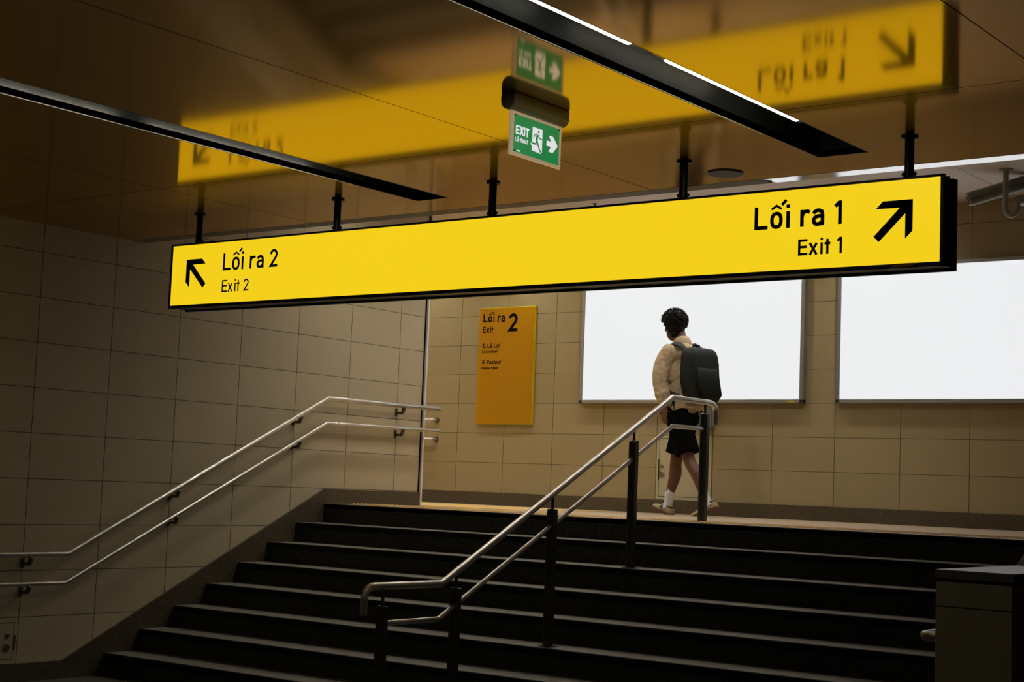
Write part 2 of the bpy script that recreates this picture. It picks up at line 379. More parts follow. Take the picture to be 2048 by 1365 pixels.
# ------------------------------------------------------------------ stroke lettering (geometric sans)
def arc(cx, cy, rx, ry, a0, a1, n=10):
    return [(cx+rx*cos(radians(a0+(a1-a0)*i/n)), cy+ry*sin(radians(a0+(a1-a0)*i/n))) for i in range(n+1)]
def ring(cx, cy, rx, ry, n=22):   # squarish oval
    pts = []
    for i in range(n):
        a = 2*pi*i/n; c, s_ = cos(a), sin(a); e = .82
        pts.append((cx+rx*math.copysign(abs(c)**e, c), cy+ry*math.copysign(abs(s_)**e, s_)))
    return pts+[pts[0]]
def GL(w_):
    h = w_/2; x = .73; g = {}
    O = [ring(.30, x/2, .30-h, x/2-h+.01)]
    circ = [([(.06, .85), (.30, 1.0), (.54, .85)], .62)]
    g['L'] = [[(h, 1), (h, h), (.64, h)]]
    g['o'] = O; g['ô'] = O+circ
    g['ố'] = O+circ+[([(.55, 1.02), (.76, 1.22)], .8)]
    g['i'] = [[(h, 0), (h, x)], [(h, .87), (h, 1.02)]]
    g['r'] = [[(h, 0), (h, x)], [(h, .44), (.13, .57), (.22, .645), (.33, .655), (.44, .61)]]
    g['a'] = [[(.57-h, 0), (.57-h, .47), (.45, .60), (.33, .66), (.22, .655), (.12, .60), (.07, .53)],
              [(.57-h, .41), (.27, .41), (.14, .36), (.08, .27), (.085, .17), (.15, .09), (.26, .065), (.38, .09), (.57-h, .19)]]
    g['1'] = [[(.02, .76), (.20, .93)], [(.32-h, 0), (.32-h, 1)], [(.10, .835), (.32-h, 1-h*.9)]]
    g['2'] = [[(.07, .72), (.085, .80), (.14, .88), (.22, .92), (.33, .93), (.43, .89), (.50, .80), (.515, .71), (.49, .60), (.42, .50), (.08, h), (.60, h)]]
    g['E'] = [[(.62, 1-h), (h, 1-h), (h, h), (.63, h)], [(h, .52), (.58, .52)]]
    g['x'] = [[(.07, 0), (.53, x)], [(.53, 0), (.07, x)]]
    g['t'] = [[(.19, 0), (.19, .93)], [(0, .66), (.38, .66)]]
    g['e'] = [[(.08, .37), (.50, .37), (.49, .52), (.42, .62), (.29, .66), (.16, .62), (.08, .50), (.08, .22), (.16, .10), (.30, .07), (.42, .09), (.50, .17)]]
    g['ê'] = g['e']+circ
    g['s'] = [[(.46, .56), (.38, .64), (.24, .66), (.11, .60), (.10, .48), (.20, .40), (.36, .34), (.46, .26), (.44, .14), (.32, .07), (.18, .07), (.05, .15)]]
    g['u'] = [[(h, x), (h, .22), (.15, .10), (.28, .065), (.40, .10), (.52-h, .20)], [(.52-h, x), (.52-h, 0)]]
    g['P'] = [[(h, 0), (h, 1-h), (.38, 1-h), (.50, .87), (.54, .72), (.50, .57), (.38, .48), (h, .48)]]
    g['R'] = g['P']+[[(.34, .48), (.54, 0)]]
    g['S'] = [[(.55, .78), (.46, .90), (.30, .93), (.13, .86), (.10, .70), (.18, .58), (.42, .46), (.54, .34), (.53, .16), (.40, .07), (.22, .07), (.06, .18)]]
    g['D'] = [[(h, h), (h, 1-h), (.30, 1-h), (.46, .84), (.52, .66), (.52, .34), (.46, .16), (.30, h), (h, h)]]
    g['Đ'] = g['D']+[[(-.14, .52), (.26, .52)]]
    g['.'] = [[(h, 0), (h, w_)]]
    g['ợ'] = O+[[(.46, .58), (.60, .66), (.62, .80)], [(.30, -.22), (.30, -.07)]]
    g['X'] = [[(.04, 0), (.56, 1)], [(.56, 0), (.04, 1)]]
    g['I'] = [[(h, 0), (h, 1)]]
    g['T'] = [[(0, 1-h), (.58, 1-h)], [(.29, 0), (.29, 1)]]
    OO = [ring(.31, .5, .31-h, .5-h)]
    g['O'] = OO; g['Ố'] = OO+[([(.08, 1.10), (.31, 1.25), (.54, 1.10)], .6), ([(.56, 1.25), (.74, 1.42)], .7)]
    g['H'] = [[(h, 0), (h, 1)], [(.58-h, 0), (.58-h, 1)], [(h, .5), (.58-h, .5)]]
    g['A'] = [[(.03, 0), (.31, 1), (.59, 0)], [(.12, .28), (.50, .28)]]
    g['Á'] = g['A']+[([(.30, 1.10), (.44, 1.32)], .7)]
    g['G'] = [[(.56, .78), (.44, .92), (.28, .93), (.13, .84), (.08, .68), (.08, .32), (.13, .16), (.28, .07), (.44, .08), (.56, .2), (.56, .46), (.34, .46)]]
    g['N'] = [[(h, 0), (h, 1)], [(h, 1), (.60-h, 0)], [(.60-h, 0), (.60-h, 1)]]
    return g
def stroke(mb, pts, w_, fn, th):
    closed = pts[0] == pts[-1] and len(pts) > 3
    P = [Vector(p) for p in (pts[:-1] if closed else pts)]; n = len(P); L = []; R = []
    for i in range(n):
        a = (P[i]-P[i-1]).normalized() if (i or closed) else None
        b = (P[(i+1) % n]-P[i]).normalized() if (i < n-1 or closed) else None
        if a is None: a = b
        if b is None: b = a
        t = (a+b).normalized(); nn = Vector((-t.y, t.x)); k = min(2.4, 1/max(.3, nn.dot(Vector((-a.y, a.x)))))
        L.append(P[i]+nn*w_/2*k); R.append(P[i]-nn*w_/2*k)
    vs = [fn(p.x, p.y, 0) for p in L]+[fn(p.x, p.y, 0) for p in R]+[fn(p.x, p.y, th) for p in L]+[fn(p.x, p.y, th) for p in R]
    fs = []
    for i in range(n if closed else n-1):
        j = (i+1) % n
        fs += [(2*n+i, 2*n+j, 3*n+j, 3*n+i), (i, j, 2*n+j, 2*n+i), (n+i, 3*n+i, 3*n+j, n+j), (i, n+i, n+j, j)]
    if not closed: fs += [(0, 2*n, 3*n, n), (n-1, 2*n-1, 4*n-1, 3*n-1)]
    mb.add(vs, fs)
ADV = {'L': .74, 'i': .27, '1': .5, 'r': .5, 't': .45, 'I': .32, '.': .3, ' ': .32, 'E': .72, 's': .6, 'T': .62, 'a': .68, 'u': .66}
def text(mb, s, at, H, w_, fn, th=.0015, xs_=None, sx=1, track=0):
    """at=(u,v) baseline left in metres; H cap height; fn(u,v,depth)"""
    G = GL(w_); x = 0
    for i, ch in enumerate(s):
        if xs_ is not None: x = xs_[i]
        for st_ in G.get(ch, []):
            k = 1
            if isinstance(st_, tuple): st_, k = st_
            stroke(mb, st_, w_*k, lambda a, b, d, x=x: fn(at[0]+(x+a)*sx*H, at[1]+b*H, d), th)
        x += ADV.get(ch, .70)+track
    return x*H*sx

# ------------------------------------------------------------------ the long hanging sign
YF, YK = 6.42, 6.578
SXL, SXR, SZ0, SZ1 = -7.593, -2.565, 2.413, 2.818
sg = empty('direction_sign', (-5.08, 6.5, SZ0), 'long yellow backlit exit sign in a black case hanging from the ceiling', 'sign')
m = MB(); fr = .012
m.box(SXL, SXR, YF, YF+.02, SZ1-fr, SZ1); m.box(SXL, SXR, YF, YF+.02, SZ0, SZ0+fr+.008)
m.box(SXL, SXL+.018, YF, YF+.02, SZ0, SZ1); m.box(SXR-.018, SXR, YF, YF+.02, SZ0, SZ1)
m.box(SXL+.004, SXR-.004, YF+.02, YK-.02, SZ0+.006, SZ1-.006)
m.box(SXL, SXR, YK-.02, YK, SZ0-.004, SZ1)
m.box(SXR-.01, SXR+.004, YF+.045, YF+.055, SZ0+.004, SZ1-.004); m.box(SXR-.01, SXR+.004, YF+.10, YF+.11, SZ0+.004, SZ1-.004)
m.build('case', 'black', sg, bevel=.003)
MB().box(SXL+.018, SXR-.018, YF+.004, YF+.018, SZ0+.02, SZ1-fr).build('face', 'sign_face', sg)
MB().box(-2.80, -2.70, YF-.001, YF+.0005, SZ0+.005, SZ0+.02).build('sticker', 'poster', sg)
MB().lathe([(.008, 0), (.008, .004), (.004, .007)], (-2.562, 6.455, 2.78), (1, 0, 0), 12).build('screw', 'steel', sg)
fs = lambda u, v, d: (u, YF+.004-.0003-d, v)
LX = [0, .76, 1.53, 1.95, 2.19, 2.74, 3.4, 3.79]
for s, x0, z0, H, w_, xs_ in (('Lối ra 1', -3.486, 2.630, .1075, .165, LX), ('Lối ra 2', -7.112, 2.630, .1065, .14, LX),
                              ('Exit 1', -3.258, 2.497, .0745, .155, [0, .72, 1.50, 1.77, 2.2, 2.60]), ('Exit 2', -7.112, 2.498, .0735, .12, [0, .70, 1.52, 1.75, 2.2, 2.58])):
    m = MB(); text(m, s, (x0, z0), H, w_, fs, .0015, xs_)
    m.build('lettering', 'black_mat', sg)['label'] = 'black %s lettering' % s
ar = [(0, 0), (-.140, 0), (-.172, -.032), (-.060, -.034), (-.182, -.156), (-.157, -.181), (-.034, -.060), (-.034, -.173), (0, -.140)]
def tri_poly(m, poly, fn, th):
    from mathutils.geometry import tessellate_polygon
    n = len(poly); T = tessellate_polygon([[Vector((p[0], p[1], 0)) for p in poly]])
    vs = [fn(u, v, 0) for u, v in poly]+[fn(u, v, th) for u, v in poly]
    m.add(vs, [tuple(t) for t in T]+[tuple(n+i for i in t) for t in T]+[(i, (i+1) % n, n+(i+1) % n, n+i) for i in range(n)])
m = MB(); tri_poly(m, [(-2.708+a, 2.716+b) for a, b in ar], fs, .0015); m.build('arrow', 'black_mat', sg)['label'] = 'black arrow pointing up and right'
m = MB(); tri_poly(m, [(-7.443-a, 2.715+b) for a, b in ar], fs, .0015); m.build('arrow', 'black_mat', sg)['label'] = 'black arrow pointing up and left'
for x in (-7.43, -6.25, -5.11, -3.925, -2.76):
    m = MB(); m.tube([(x, 6.5, SZ1-.01), (x, 6.5, CZ)], .021, 20)
    m.lathe([(.038, 0), (.038, .006), (.022, .009)][::-1] and [(.022, -.012), (.038, -.008), (.038, 0)], (x, 6.5, CZ), (0, 0, 1), 20)
    h = m.build('hanger', 'black', sg)
    for sd in (-1, 1):
        MB().lathe([(.009, 0), (.011, .006), (.007, .014)], (x+sd*.019, 6.5, SZ1+.028), (sd, 0, 0), 10).build('bolt', 'black', h)

# ------------------------------------------------------------------ light channels
def channel(xl, xr, yend, label, tubes, dx, dz):
    e = empty('linear_ceiling_light', ((xl+xr)/2, yend, CZ), label, 'ceiling light', 'black light channels in the ceiling')
    m = MB(); h = .11
    m.box(xl-.004, xl, -4.9, yend, CZ-.001, CZ+h); m.box(xr, xr+.004, -4.9, yend, CZ-.0005, CZ+h)
    m.box(xl-.004, xr+.004, -4.9, yend, CZ+h, CZ+h+.004); m.box(xl-.004, xr+.004, yend, yend+.004, CZ-.001, CZ+h)
    m.build('housing', 'blackgloss', e)
    MB().box(xl-.008, xl-.001, -4.9, yend-.55, CZ-.004, CZ+.001).build('edge_trim', 'chan_edge', e)
    for y0_, y1 in tubes:
        z = CZ+dz; x = xr-dx
        t = MB(); r = .0175
        t.tube([(x, y0_, z), (x, y0_+.004, z), (x, y0_+.012, z), (x, y1-.012, z), (x, y1-.004, z), (x, y1, z)], r, 14, True, [r*.5, r*.85, r, r, r*.85, r*.5])
        t.build('tube', 'tube', e)
        MB().box(x-.006, x+.006, y1, y1+.03, z-.012, z+.012).build('end_cap', 'blackgloss', e)
        MB().box(x-.004, x+.004, y0_-.10, y0_-.002, z-.01, z+.012).build('bracket', 'blackgloss', e)
    return e
channel(-3.30, -3.05, 6.70, 'black ceiling channel on the right with two lit white tubes', [(4.93, 6.02), (3.55, 4.68), (2.2, 3.3), (.9, 2.0), (-.4, .7), (-1.7, -.6), (-3.0, -1.9)], .020, .018)
channel(-5.85, -5.625, 6.74, 'black ceiling channel on the left with a bright edge and no lamp in view', [(4.9, 6.0), (3.6, 4.7), (2.2, 3.3), (.9, 2.0), (-.4, .7), (-1.7, -.6), (-3.0, -1.9)], .035, .065)

# ------------------------------------------------------------------ small green exit sign on the ceiling
ex = empty('exit_sign', (-3.87, 5.2, CZ), 'small green running man exit sign hanging from the ceiling, EXIT with white arrow', 'exit sign')
m = MB(); prof = []
for i in range(13): a = pi*i/12; prof.append((cos(a)*.036-.0, -.070+.036-sin(a)*.036))
prof = [(.036, 0)]+prof+[(-.036, 0)]
m.prism([(-3.875+u, CZ+v) for u, v in prof], lambda u, v, w_: (u, w_, v), 5.0, 5.40)
m.build('casing', 'exit_case', ex, bevel=.006, seg=3)
MB().box(-3.880, -3.870, 5.024, 5.384, 2.760, 2.947).build('plate', 'exit_frame', ex)
MB().box(-3.870, -3.8685, 5.046, 5.367, 2.774, 2.932).build('green_panel', 'green', ex)
fe = lambda u, v, d: (-3.8682+d, u, v)
m = MB(); text(m, 'EXIT', (5.057, 2.850), .0375, .19, fe, .0008, [0, .72, 1.42, 1.72], 1.06)
text(m, 'LỐI THOÁT', (5.055, 2.8195), .0165, .16, fe, .0008, None, .95, .04)
text(m, 'PARAGON', (5.068, 2.7785), .005, .26, fe, .0008, None, .95)
m.build('lettering', 'white_print', ex)
m = MB()
tri_poly(m, [(5.275, 2.865), (5.275, 2.843), (5.308, 2.843), (5.291, 2.819), (5.321, 2.819), (5.357, 2.854), (5.321, 2.889), (5.291, 2.889), (5.308, 2.865)], fe, .0008)
m.build('arrow', 'white_print', ex)
m = MB(); m.k = 0; tri_poly(m, [(5.173, 2.903), (5.243, 2.903), (5.243, 2.805), (5.234, 2.798), (5.172, 2.802)], fe, .0008)
tri_poly(m, [(5.163, 2.826), (5.163, 2.832), (5.174, 2.836), (5.174, 2.822)], fe, .0008)
m.k = 1
fg = lambda u, v, d: (-3.8672+d, u, v)
hd = [(5.216+.0062*cos(2*pi*i/14), 2.889+.0062*sin(2*pi*i/14)) for i in range(14)]; tri_poly(m, hd, fg, .0006)
for pts, w_ in (([(5.207, 2.874), (5.202, 2.850)], .0135), ([(5.211, 2.876), (5.224, 2.862), (5.243, 2.860)], .005), ([(5.205, 2.878), (5.190, 2.874), (5.183, 2.860)], .005),
                ([(5.203, 2.852), (5.199, 2.834), (5.170, 2.832)], .0075), ([(5.204, 2.852), (5.214, 2.832), (5.229, 2.808), (5.236, 2.805)], .0075)):
    stroke(m, pts, w_, fg, .0006)
m.build('running_figure', ['white_print', 'green'], ex)
for y, z in ((5.05, 2.928), (5.363, 2.928), (5.05, 2.778), (5.363, 2.778)): MB().lathe([(.003, 0), (.003, .002)], (-3.8685, y, z), (1, 0, 0), 8).build('screw', 'black_mat', ex)

# round ceiling speaker
sp = empty('ceiling_speaker', (-3.88, 6.83, CZ), 'round grey speaker set flush in the dark ceiling above the yellow sign', 'speaker')
MB().lathe([(.084, -.006), (.088, -.006), (.092, 0)][::1], (-3.88, 6.83, CZ), (0, 0, 1), 40).build('grille', 'speaker', sp)
m = MB(); m.tube([(-3.88+.091*cos(2*pi*i/40), 6.83+.091*sin(2*pi*i/40), CZ-.004) for i in range(41)], .0022, 6, False); m.build('rim', 'alu', sp)

# ------------------------------------------------------------------ billboards and the amber sign
def board(x0, x1, label, sticker):
    d = .06; yf = YB-d; z0, z1 = 2.227, 3.424
    e = empty('lightbox', ((x0+x1)/2, YB, z0), label, 'backlit panel', 'white backlit advertising panels on the back wall')
    m = MB(); b = .038
    m.box(x0, x1, yf, YB, z0, z0+b-.004); m.box(x0, x1, yf, YB, z1-b+.006, z1)
    m.box(x0, x0+b, yf, YB, z0, z1); m.box(x1-b, x1, yf, YB, z0, z1)
    m.build('frame', 'alu', e, bevel=.006, seg=3)
    MB().box(x0+b-.004, x1-b+.004, yf+.006, YB-.01, z0+b-.008, z1-b+.01).build('panel', 'board', e)
    if sticker: MB().box(x1-.15, x1-.08, yf-.001, yf+.001, z0+.005, z0+.02).build('sticker', 'poster_edge', e)
board(-8.65, -6.256, 'white backlit panel behind the person with the backpack', True)
board(-5.946, -3.55, 'white backlit panel cut off by the right edge of the photo', False)

ps = empty('wayfinding_sign', (-9.6, YB, 2.0), 'amber upright wall sign reading Exit 2 with street names', 'sign')
MB().box(-9.945, -9.230, YB-.032, YB-.004, 2.015, 3.208).build('panel', 'poster_edge', ps, bevel=.002)
MB().box(-9.940, -9.236, YB-.034, YB-.032, 2.020, 3.200).build('face', 'poster', ps)
fp = lambda u, v, d: (u, YB-.0343-d, v)
PO = .006
for s, x0, z0, H, w_, xs_, sx in (('Lối ra', -9.897, 3.060, .086, .18, LX, .98), ('Exit', -9.897, 2.951, .062, .18, [0, .72, 1.50, 1.77], 1), ('2', -9.566, 2.957, .182, .17, None, 1.0),
                                  ('Đ. Lê Lợi', -9.888, 2.797, .044, .17, None, 1.03), ('Le Loi Street', -9.895, 2.744, .027, .17, None, 1.0),
                                  ('Đ. Pasteur', -9.888, 2.628, .044, .17, None, 1.0), ('Pasteur Street', -9.897, 2.575, .027, .17, None, 1.0)):
    m = MB(); text(m, s, (x0+PO, z0), H, w_, fp, .001, xs_, sx); m.build('lettering', 'black_mat', ps)

# ------------------------------------------------------------------ access doors
def access_door(fn, u0, u1, v0, v1, locks, label, hinge):
    # fn(u,v,d): d metres out of the wall
    e = empty('access_panel', fn((u0+u1)/2, v0, 0), label, 'access panel')
    def bx(m, a0, a1, b0, b1, d0, d1): m.prism([(a0, b0), (a1, b0), (a1, b1), (a0, b1)], fn, d0, d1)
    m = MB(); f = .026
    bx(m, u0, u1, v0, v0+f, 0, .006); bx(m, u0, u1, v1-f, v1, 0, .006); bx(m, u0, u0+f, v0+f, v1-f, 0, .006); bx(m, u1-f, u1, v0+f, v1-f, 0, .006)
    m.build('frame', 'door', e)
    m = MB(); bx(m, u0+f, u1-f, v0+f, v1-f, 0, .0015); m.build('gap', 'black_mat', e)
    m = MB(); bx(m, u0+f+.005, u1-f-.005, v0+f+.005, v1-f-.005, .0015, .005); dr = m.build('door', 'door', e)
    m = MB(); bx(m, hinge, hinge+.006, v0+.30*(v1-v0), v0+.62*(v1-v0), .004, .010); m.build('hinge', 'black_mat', dr)
    for u, v, r in locks:
        p = fn(u, v, .005); q = fn(u, v, 1); ax = Vector(q)-Vector(p)
        MB().lathe([(r, 0), (r, .004), (r*.85, .008), (r*.8, .005), (r*.45, .005), (r*.4, .010)], p, ax, 24).build('lock', 'lock', dr)
access_door(lambda u, v, d: (u, YB-d, v), -7.775, -7.19, 1.330, 1.927, [(-7.715, 1.638, .018), (-7.715, 1.565, .031)],
            'cream steel access panel low on the back wall behind the walking legs', -7.752)
access_door(lambda u, v, d: (XW+d, u, v), 5.70, 6.305, .122, .414, [(6.228, .301, .016), (6.226, .226, .027)],
            'small steel access panel at floor level on the dark left wall', 6.283)
bxo = tag(MB().box(-7.33, -7.165, YB-.07, YB, 1.995, 2.23).build('junction_box', 'grey_box', bevel=.004), 'grey box on the back wall beside the handrail end', 'wall box')

# ------------------------------------------------------------------ handrails on the left wall
RX = -8.66
def wallrail(zs, r, ends, label):
    (y0_, z0), (y1, z1), (y2, z2), (y3, z3) = zs
    e = empty('handrail', (RX, 8.0, 1.2), label, 'handrail', 'twin steel handrails on the left wall')
    m = MB(); e2 = .006
    m.tube([(RX, y0_, z0), (RX, y1, z1), (RX, y2, z2), (RX, y3-e2, z3), (RX, y3-.002, z3), (RX, y3, z3)], r, 20, True, [r, r, r, r, r*.8, r*.5])
    m.build('rail', 'steel', e)
    for y in (5.1, 6.31, 7.52, 8.715, 9.925):
        z = z0 if y < y1 else z3 if y > y2 else z1+(z2-z1)*(y-y1)/(y2-y1)
        b = MB(); t = .011; zz = z-r-.034
        b.box(XW, XW+.010, y-.012, y+.012, zz-.035, zz+.03)
        b.prism([(XW+.008, zz+.002), (XW+.008, zz-.018), (RX-.006, zz-.018), (RX+.018, zz+.03), (RX+.012, z-r*.6), (RX-.012, z-r*.6), (RX-.012, zz+.022), (RX-.022, zz+.002)], lambda u, v, w_: (u, w_, v), y-t, y+t)
        bo = b.build('bracket', 'bracket', e, bevel=.002)
wallrail([(3.0, .828), (6.598, .829), (9.0, 2.033), (10.395, 2.036)], .020, None, 'upper and thicker of the two steel handrails on the left wall')
wallrail([(3.0, .640), (6.593, .638), (9.002, 1.836), (10.40, 1.846)], .0155, None, 'lower and thinner of the two steel handrails on the left wall')

# rails on the back wall left of the corner
for z, lab in ((2.048, 'short steel rail end showing past the wall corner, the upper one'), (1.849, 'short steel rail end showing past the wall corner, the lower one')):
    e = empty('handrail', (-11.5, YB-.085, z), lab, 'handrail')
    y = YB-.085; z += .005
    MB().tube([(-15.5, y, z), (-10.53, y, z), (-10.50, y+.006, z), (-10.482, y+.03, z), (-10.478, YB-.004, z)], .016, 16).build('rail', 'steel', e)
    MB().lathe([(.03, 0), (.03, .006)], (-10.478, YB-.008, z), (0, 1, 0), 18).build('rosette', 'bracket', e)

# ------------------------------------------------------------------ centre railing
CX = -5.5
cr = empty('stair_railing', (CX, 7.8, .6), 'free-standing steel railing with five posts climbing the middle of the stairs', 'railing')
def bend(p0, c, p1, n=7):
    p0, c, p1 = Vector(p0), Vector(c), Vector(p1)
    return [tuple((1-t)**2*p0+2*t*(1-t)*c+t*t*p1) for t in [i/n for i in range(n+1)]]
r = .0198
path = [(CX, 6.062, .70)]+bend((CX, 6.062, .775), (CX, 6.062, .847), (CX, 6.137, .847))+[(CX, 6.68, .846), (CX, 9.048, 2.034)]+bend((CX, 9.55, 2.032), (CX, 9.638, 2.032), (CX, 9.638, 1.95))+[(CX, 9.638, 1.88)]
MB().tube(path, r, 22).build('top_rail', 'steel', cr)
MB().tube([(CX, 6.22, .653), (CX, 6.666, .655), (CX, 9.06, 1.842), (CX, 9.46, 1.845)], .0145, 18).build('lower_rail', 'steel', cr)
def zrail(y): return .847 if y < 6.68 else 2.033 if y > 9.048 else .846+(y-6.68)*(2.034-.846)/(9.048-6.68)
for y, zb, zt in ((6.205, 0, .745), (6.81, 0, .822), (7.703, .45, 1.268), (8.586, .90, 1.722), (9.49, 1.2, 1.955)):
    hw, hd = .027, .021
    m = MB(); c = .008
    ch = [(CX-hw, y-hd), (CX+hw, y-hd), (CX+hw, y+hd), (CX-hw, y+hd)]
    m.prism([(y-hd, zb), (y+hd, zb), (y+hd, zt-c), (y+hd-c, zt), (y-hd+c, zt), (y-hd, zt-c)], lambda u, v, w_: (w_, u, v), CX-hw, CX-.004)
    m.prism([(y-hd, zb), (y+hd, zb), (y+hd, zt-c), (y+hd-c, zt), (y-hd+c, zt), (y-hd, zt-c)], lambda u, v, w_: (w_, u, v), CX+.004, CX+hw)
    m.prism([(y-hd+.004, zb), (y+hd-.004, zb), (y+hd-.004, zt-.012), (y-hd+.004, zt-.012)], lambda u, v, w_: (w_, u, v), CX-.006, CX+.006)
    po = m.build('post', 'post', cr, bevel=.004, seg=3)
    MB().box(CX-.045, CX+.045, y-.035, y+.035, zb, zb+.005).build('base_plate', 'post', po, bevel=.002)
    MB().tube([(CX, y, zt-.03), (CX, y, zrail(y)-.012)], .009, 12).build('spigot', 'post', po)

# ------------------------------------------------------------------ parapet on the right
PX0, PX1, PY = -2.31, -2.014, 5.754
pa = empty('parapet', (-2.16, PY, 0), 'low tiled wall with a grey stone coping at the lower right', 'low wall')
cap0, yb_ = 1.143, 6.65
top = lambda y: cap0 if y < yb_ else cap0+(y-yb_)*.5033
m = MB(); cth = .033
body = [(PY, 0), (Y0+.6, 0), (Y0+.6, top(Y0+.3)-cth-.01), (Y0+.3, top(Y0+.3)-cth-.01), (yb_, cap0-cth-.012), (PY, cap0-cth-.012)]
n = len(body)
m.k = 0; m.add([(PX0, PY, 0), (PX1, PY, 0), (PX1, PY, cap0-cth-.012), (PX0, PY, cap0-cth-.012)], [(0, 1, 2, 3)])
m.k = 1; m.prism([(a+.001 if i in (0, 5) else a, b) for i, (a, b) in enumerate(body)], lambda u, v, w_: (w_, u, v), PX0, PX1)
m.build('wall', ['tile_low', 'tile_low_y_lifted'], pa)
m = MB(); ov = .004
cp = [(PY-ov, cap0-cth), (yb_, cap0-cth), (Y0+.3, top(Y0+.3)-cth), (Y0+.6, top(Y0+.3)-cth), (Y0+.6, top(Y0+.3)), (Y0+.3, top(Y0+.3)), (yb_, cap0), (PY-ov, cap0)]
m.prism(cp, lambda u, v, w_: (w_, u, v), PX0-ov, PX1+ov); MT['coping'] = granite('grey granite coping', (.20, .19, .17), (.34, .32, .29), .3, 200)
m.build('coping', 'coping', pa, bevel=.002)
m = MB(); m.prism([(PY+.002, cap0-cth-.014), (yb_, cap0-cth-.014), (yb_, cap0-cth+.002), (PY+.002, cap0-cth+.002)], lambda u, v, w_: (w_, u, v), PX0+.002, PX1-.002); m.build('shadow_gap', 'black_mat', pa)
MB().box(PX1-.004, PX1+.0006, PY-.0006, PY+.004, 0, cap0-cth-.012).build('corner_joint', 'black_mat', pa)
hr = empty('handrail', (-2.40, 6.5, .85), 'steel handrail end curling out past the low tiled wall', 'handrail', 'handrail on the parapet')
m = MB(); xh = PX0-.072
m.tube([(PX0, 5.80, .885)]+bend((PX0-.03, 5.80, .885), (xh, 5.80, .885), (xh, 5.85, .885))+[(xh, 6.68, .885), (xh, 9.05, 2.07), (xh, 9.6, 2.07)], .019, 16)
m.build('rail', 'steel', hr)
for y, z in ((6.3, .885), (7.5, 1.297), (8.7, 1.897)):
    MB().tube([(PX0, y, z-.06), (xh, y, z-.06), (xh, y, z-.012)], .008, 10).build('bracket', 'bracket', hr)

# ------------------------------------------------------------------ downlights, cctv, sprinkler
DL = [(-14.3+1.25*i, y) for i in range(8) for y in (9.15, 10.6, 12.0)]
first = None
for i, (x, y) in enumerate(DL):
    if first is None:
        first = empty('downlight', (x, y, CU), 'round recessed downlight in the cream ceiling above the landing', 'ceiling light', 'downlights above the landing')
        MB().lathe([(.066, .060), (.066, .062)], (x, y, CU), (0, 0, 1), 28).build('lens', 'downlight', first)
        m = MB(); n = 32
        vs = [(x+q*cos(2*pi*k/n), y+q*sin(2*pi*k/n), CU+z) for q, z in ((.088, -.001), (.086, -.004), (.078, -.004), (.070, .064), (.089, .066)) for k in range(n)]
        m.add(vs, [(a_*n+k, a_*n+(k+1) % n, ((a_+1) % 5)*n+(k+1) % n, ((a_+1) % 5)*n+k) for a_ in range(5) for k in range(n)], True)
        m.build('rim', 'white_trim', first)
        bpy.context.view_layer.update()
    else:
        c = copy_tree(first); c.location = (x, y, CU)

cc = empty('security_camera', (-4.093, 11.45, CU), 'grey bullet security camera on a hooked bracket at the right edge', 'security camera')
x, y = -4.093, 11.45
m = MB()
m.tube([(x, y, CU), (x, y, 3.66)]+[(x+.045-.045*cos(a), y, 3.63-.062*sin(a)) for a in [pi*i/10 for i in range(0, 11)]]+[(x+.09, y, 3.665)], .021, 16)
m.lathe([(.052, -.008), (.052, 0)], (x, y, CU), (0, 0, 1), 24)
m.build('bracket', 'cctv_pole', cc)
A = Vector((-4.385, 11.47, 3.715)); Bv = Vector((-4.02, 11.70, 3.86)); ax = (Bv-A).normalized(); L = (Bv-A).length
m = MB(); m.lathe([(.048, 0), (.052, .006), (.052, L)], A, ax, 28)
hs = m.build('housing', 'cctv', cc)
upv = Vector((0, 0, 1)); upv = (upv-upv.dot(ax)*ax).normalized(); sd = ax.cross(upv)
m = MB(); pts = []
for k in range(9):
    a = pi*k/8; pts.append(sd*cos(a)*.060+upv*sin(a)*.058)
vs = [A-ax*.008+p for p in pts]+[A+ax*(L-.02)+p for p in pts]+[A-ax*.008+p*.93 for p in pts]+[A+ax*(L-.02)+p*.93 for p in pts]
m.add(vs, [(i, i+1, 10+i, 9+i) for i in range(8)]+[(18+i, 27+i, 28+i, 19+i) for i in range(8)]+[(i, 18+i, 19+i, i+1) for i in range(8)]+[(9+i, 10+i, 28+i, 27+i) for i in range(8)]+[(0, 9, 27, 18), (8, 26, 35, 17)], True)
m.build('sunshield', 'cctv', hs)
MB().lathe([(.034, -.003), (.030, .001)], A, ax, 24).build('lens', 'glass', hs)
m = MB(); m.tube([A-ax*.003+(upv*cos(2*pi*k/28)+sd*sin(2*pi*k/28))*.042 for k in range(29)], .004, 6, False); m.build('lens_rim', 'alu', hs)
j = A+ax*(L*.62)-upv*.075
m = MB(); m.box(x+.065, x+.12, y-.02, y+.14, 3.66, 3.70); m.lathe([(.034, -.022), (.034, .022)], (x+.09, y+.02, 3.68), (0, 1, 0), 18); m.box(x+.03, x+.11, y+.12, y+.21, 3.67, 3.74); m.build('joint', 'cctv', cc, bevel=.006)
sk_ = empty('sprinkler', (-7.73, 11.3, CU), 'tiny sprinkler head under the cream ceiling just above the yellow sign', 'sprinkler')
MB().lathe([(.03, -.004), (.03, 0)], (-7.73, 11.3, CU), (0, 0, 1), 16).build('rosette', 'alu', sk_)
MB().lathe([(.012, -.05), (.022, -.048), (.008, -.04), (.008, 0)], (-7.73, 11.3, CU), (0, 0, 1), 14).build('head', 'bracket', sk_)

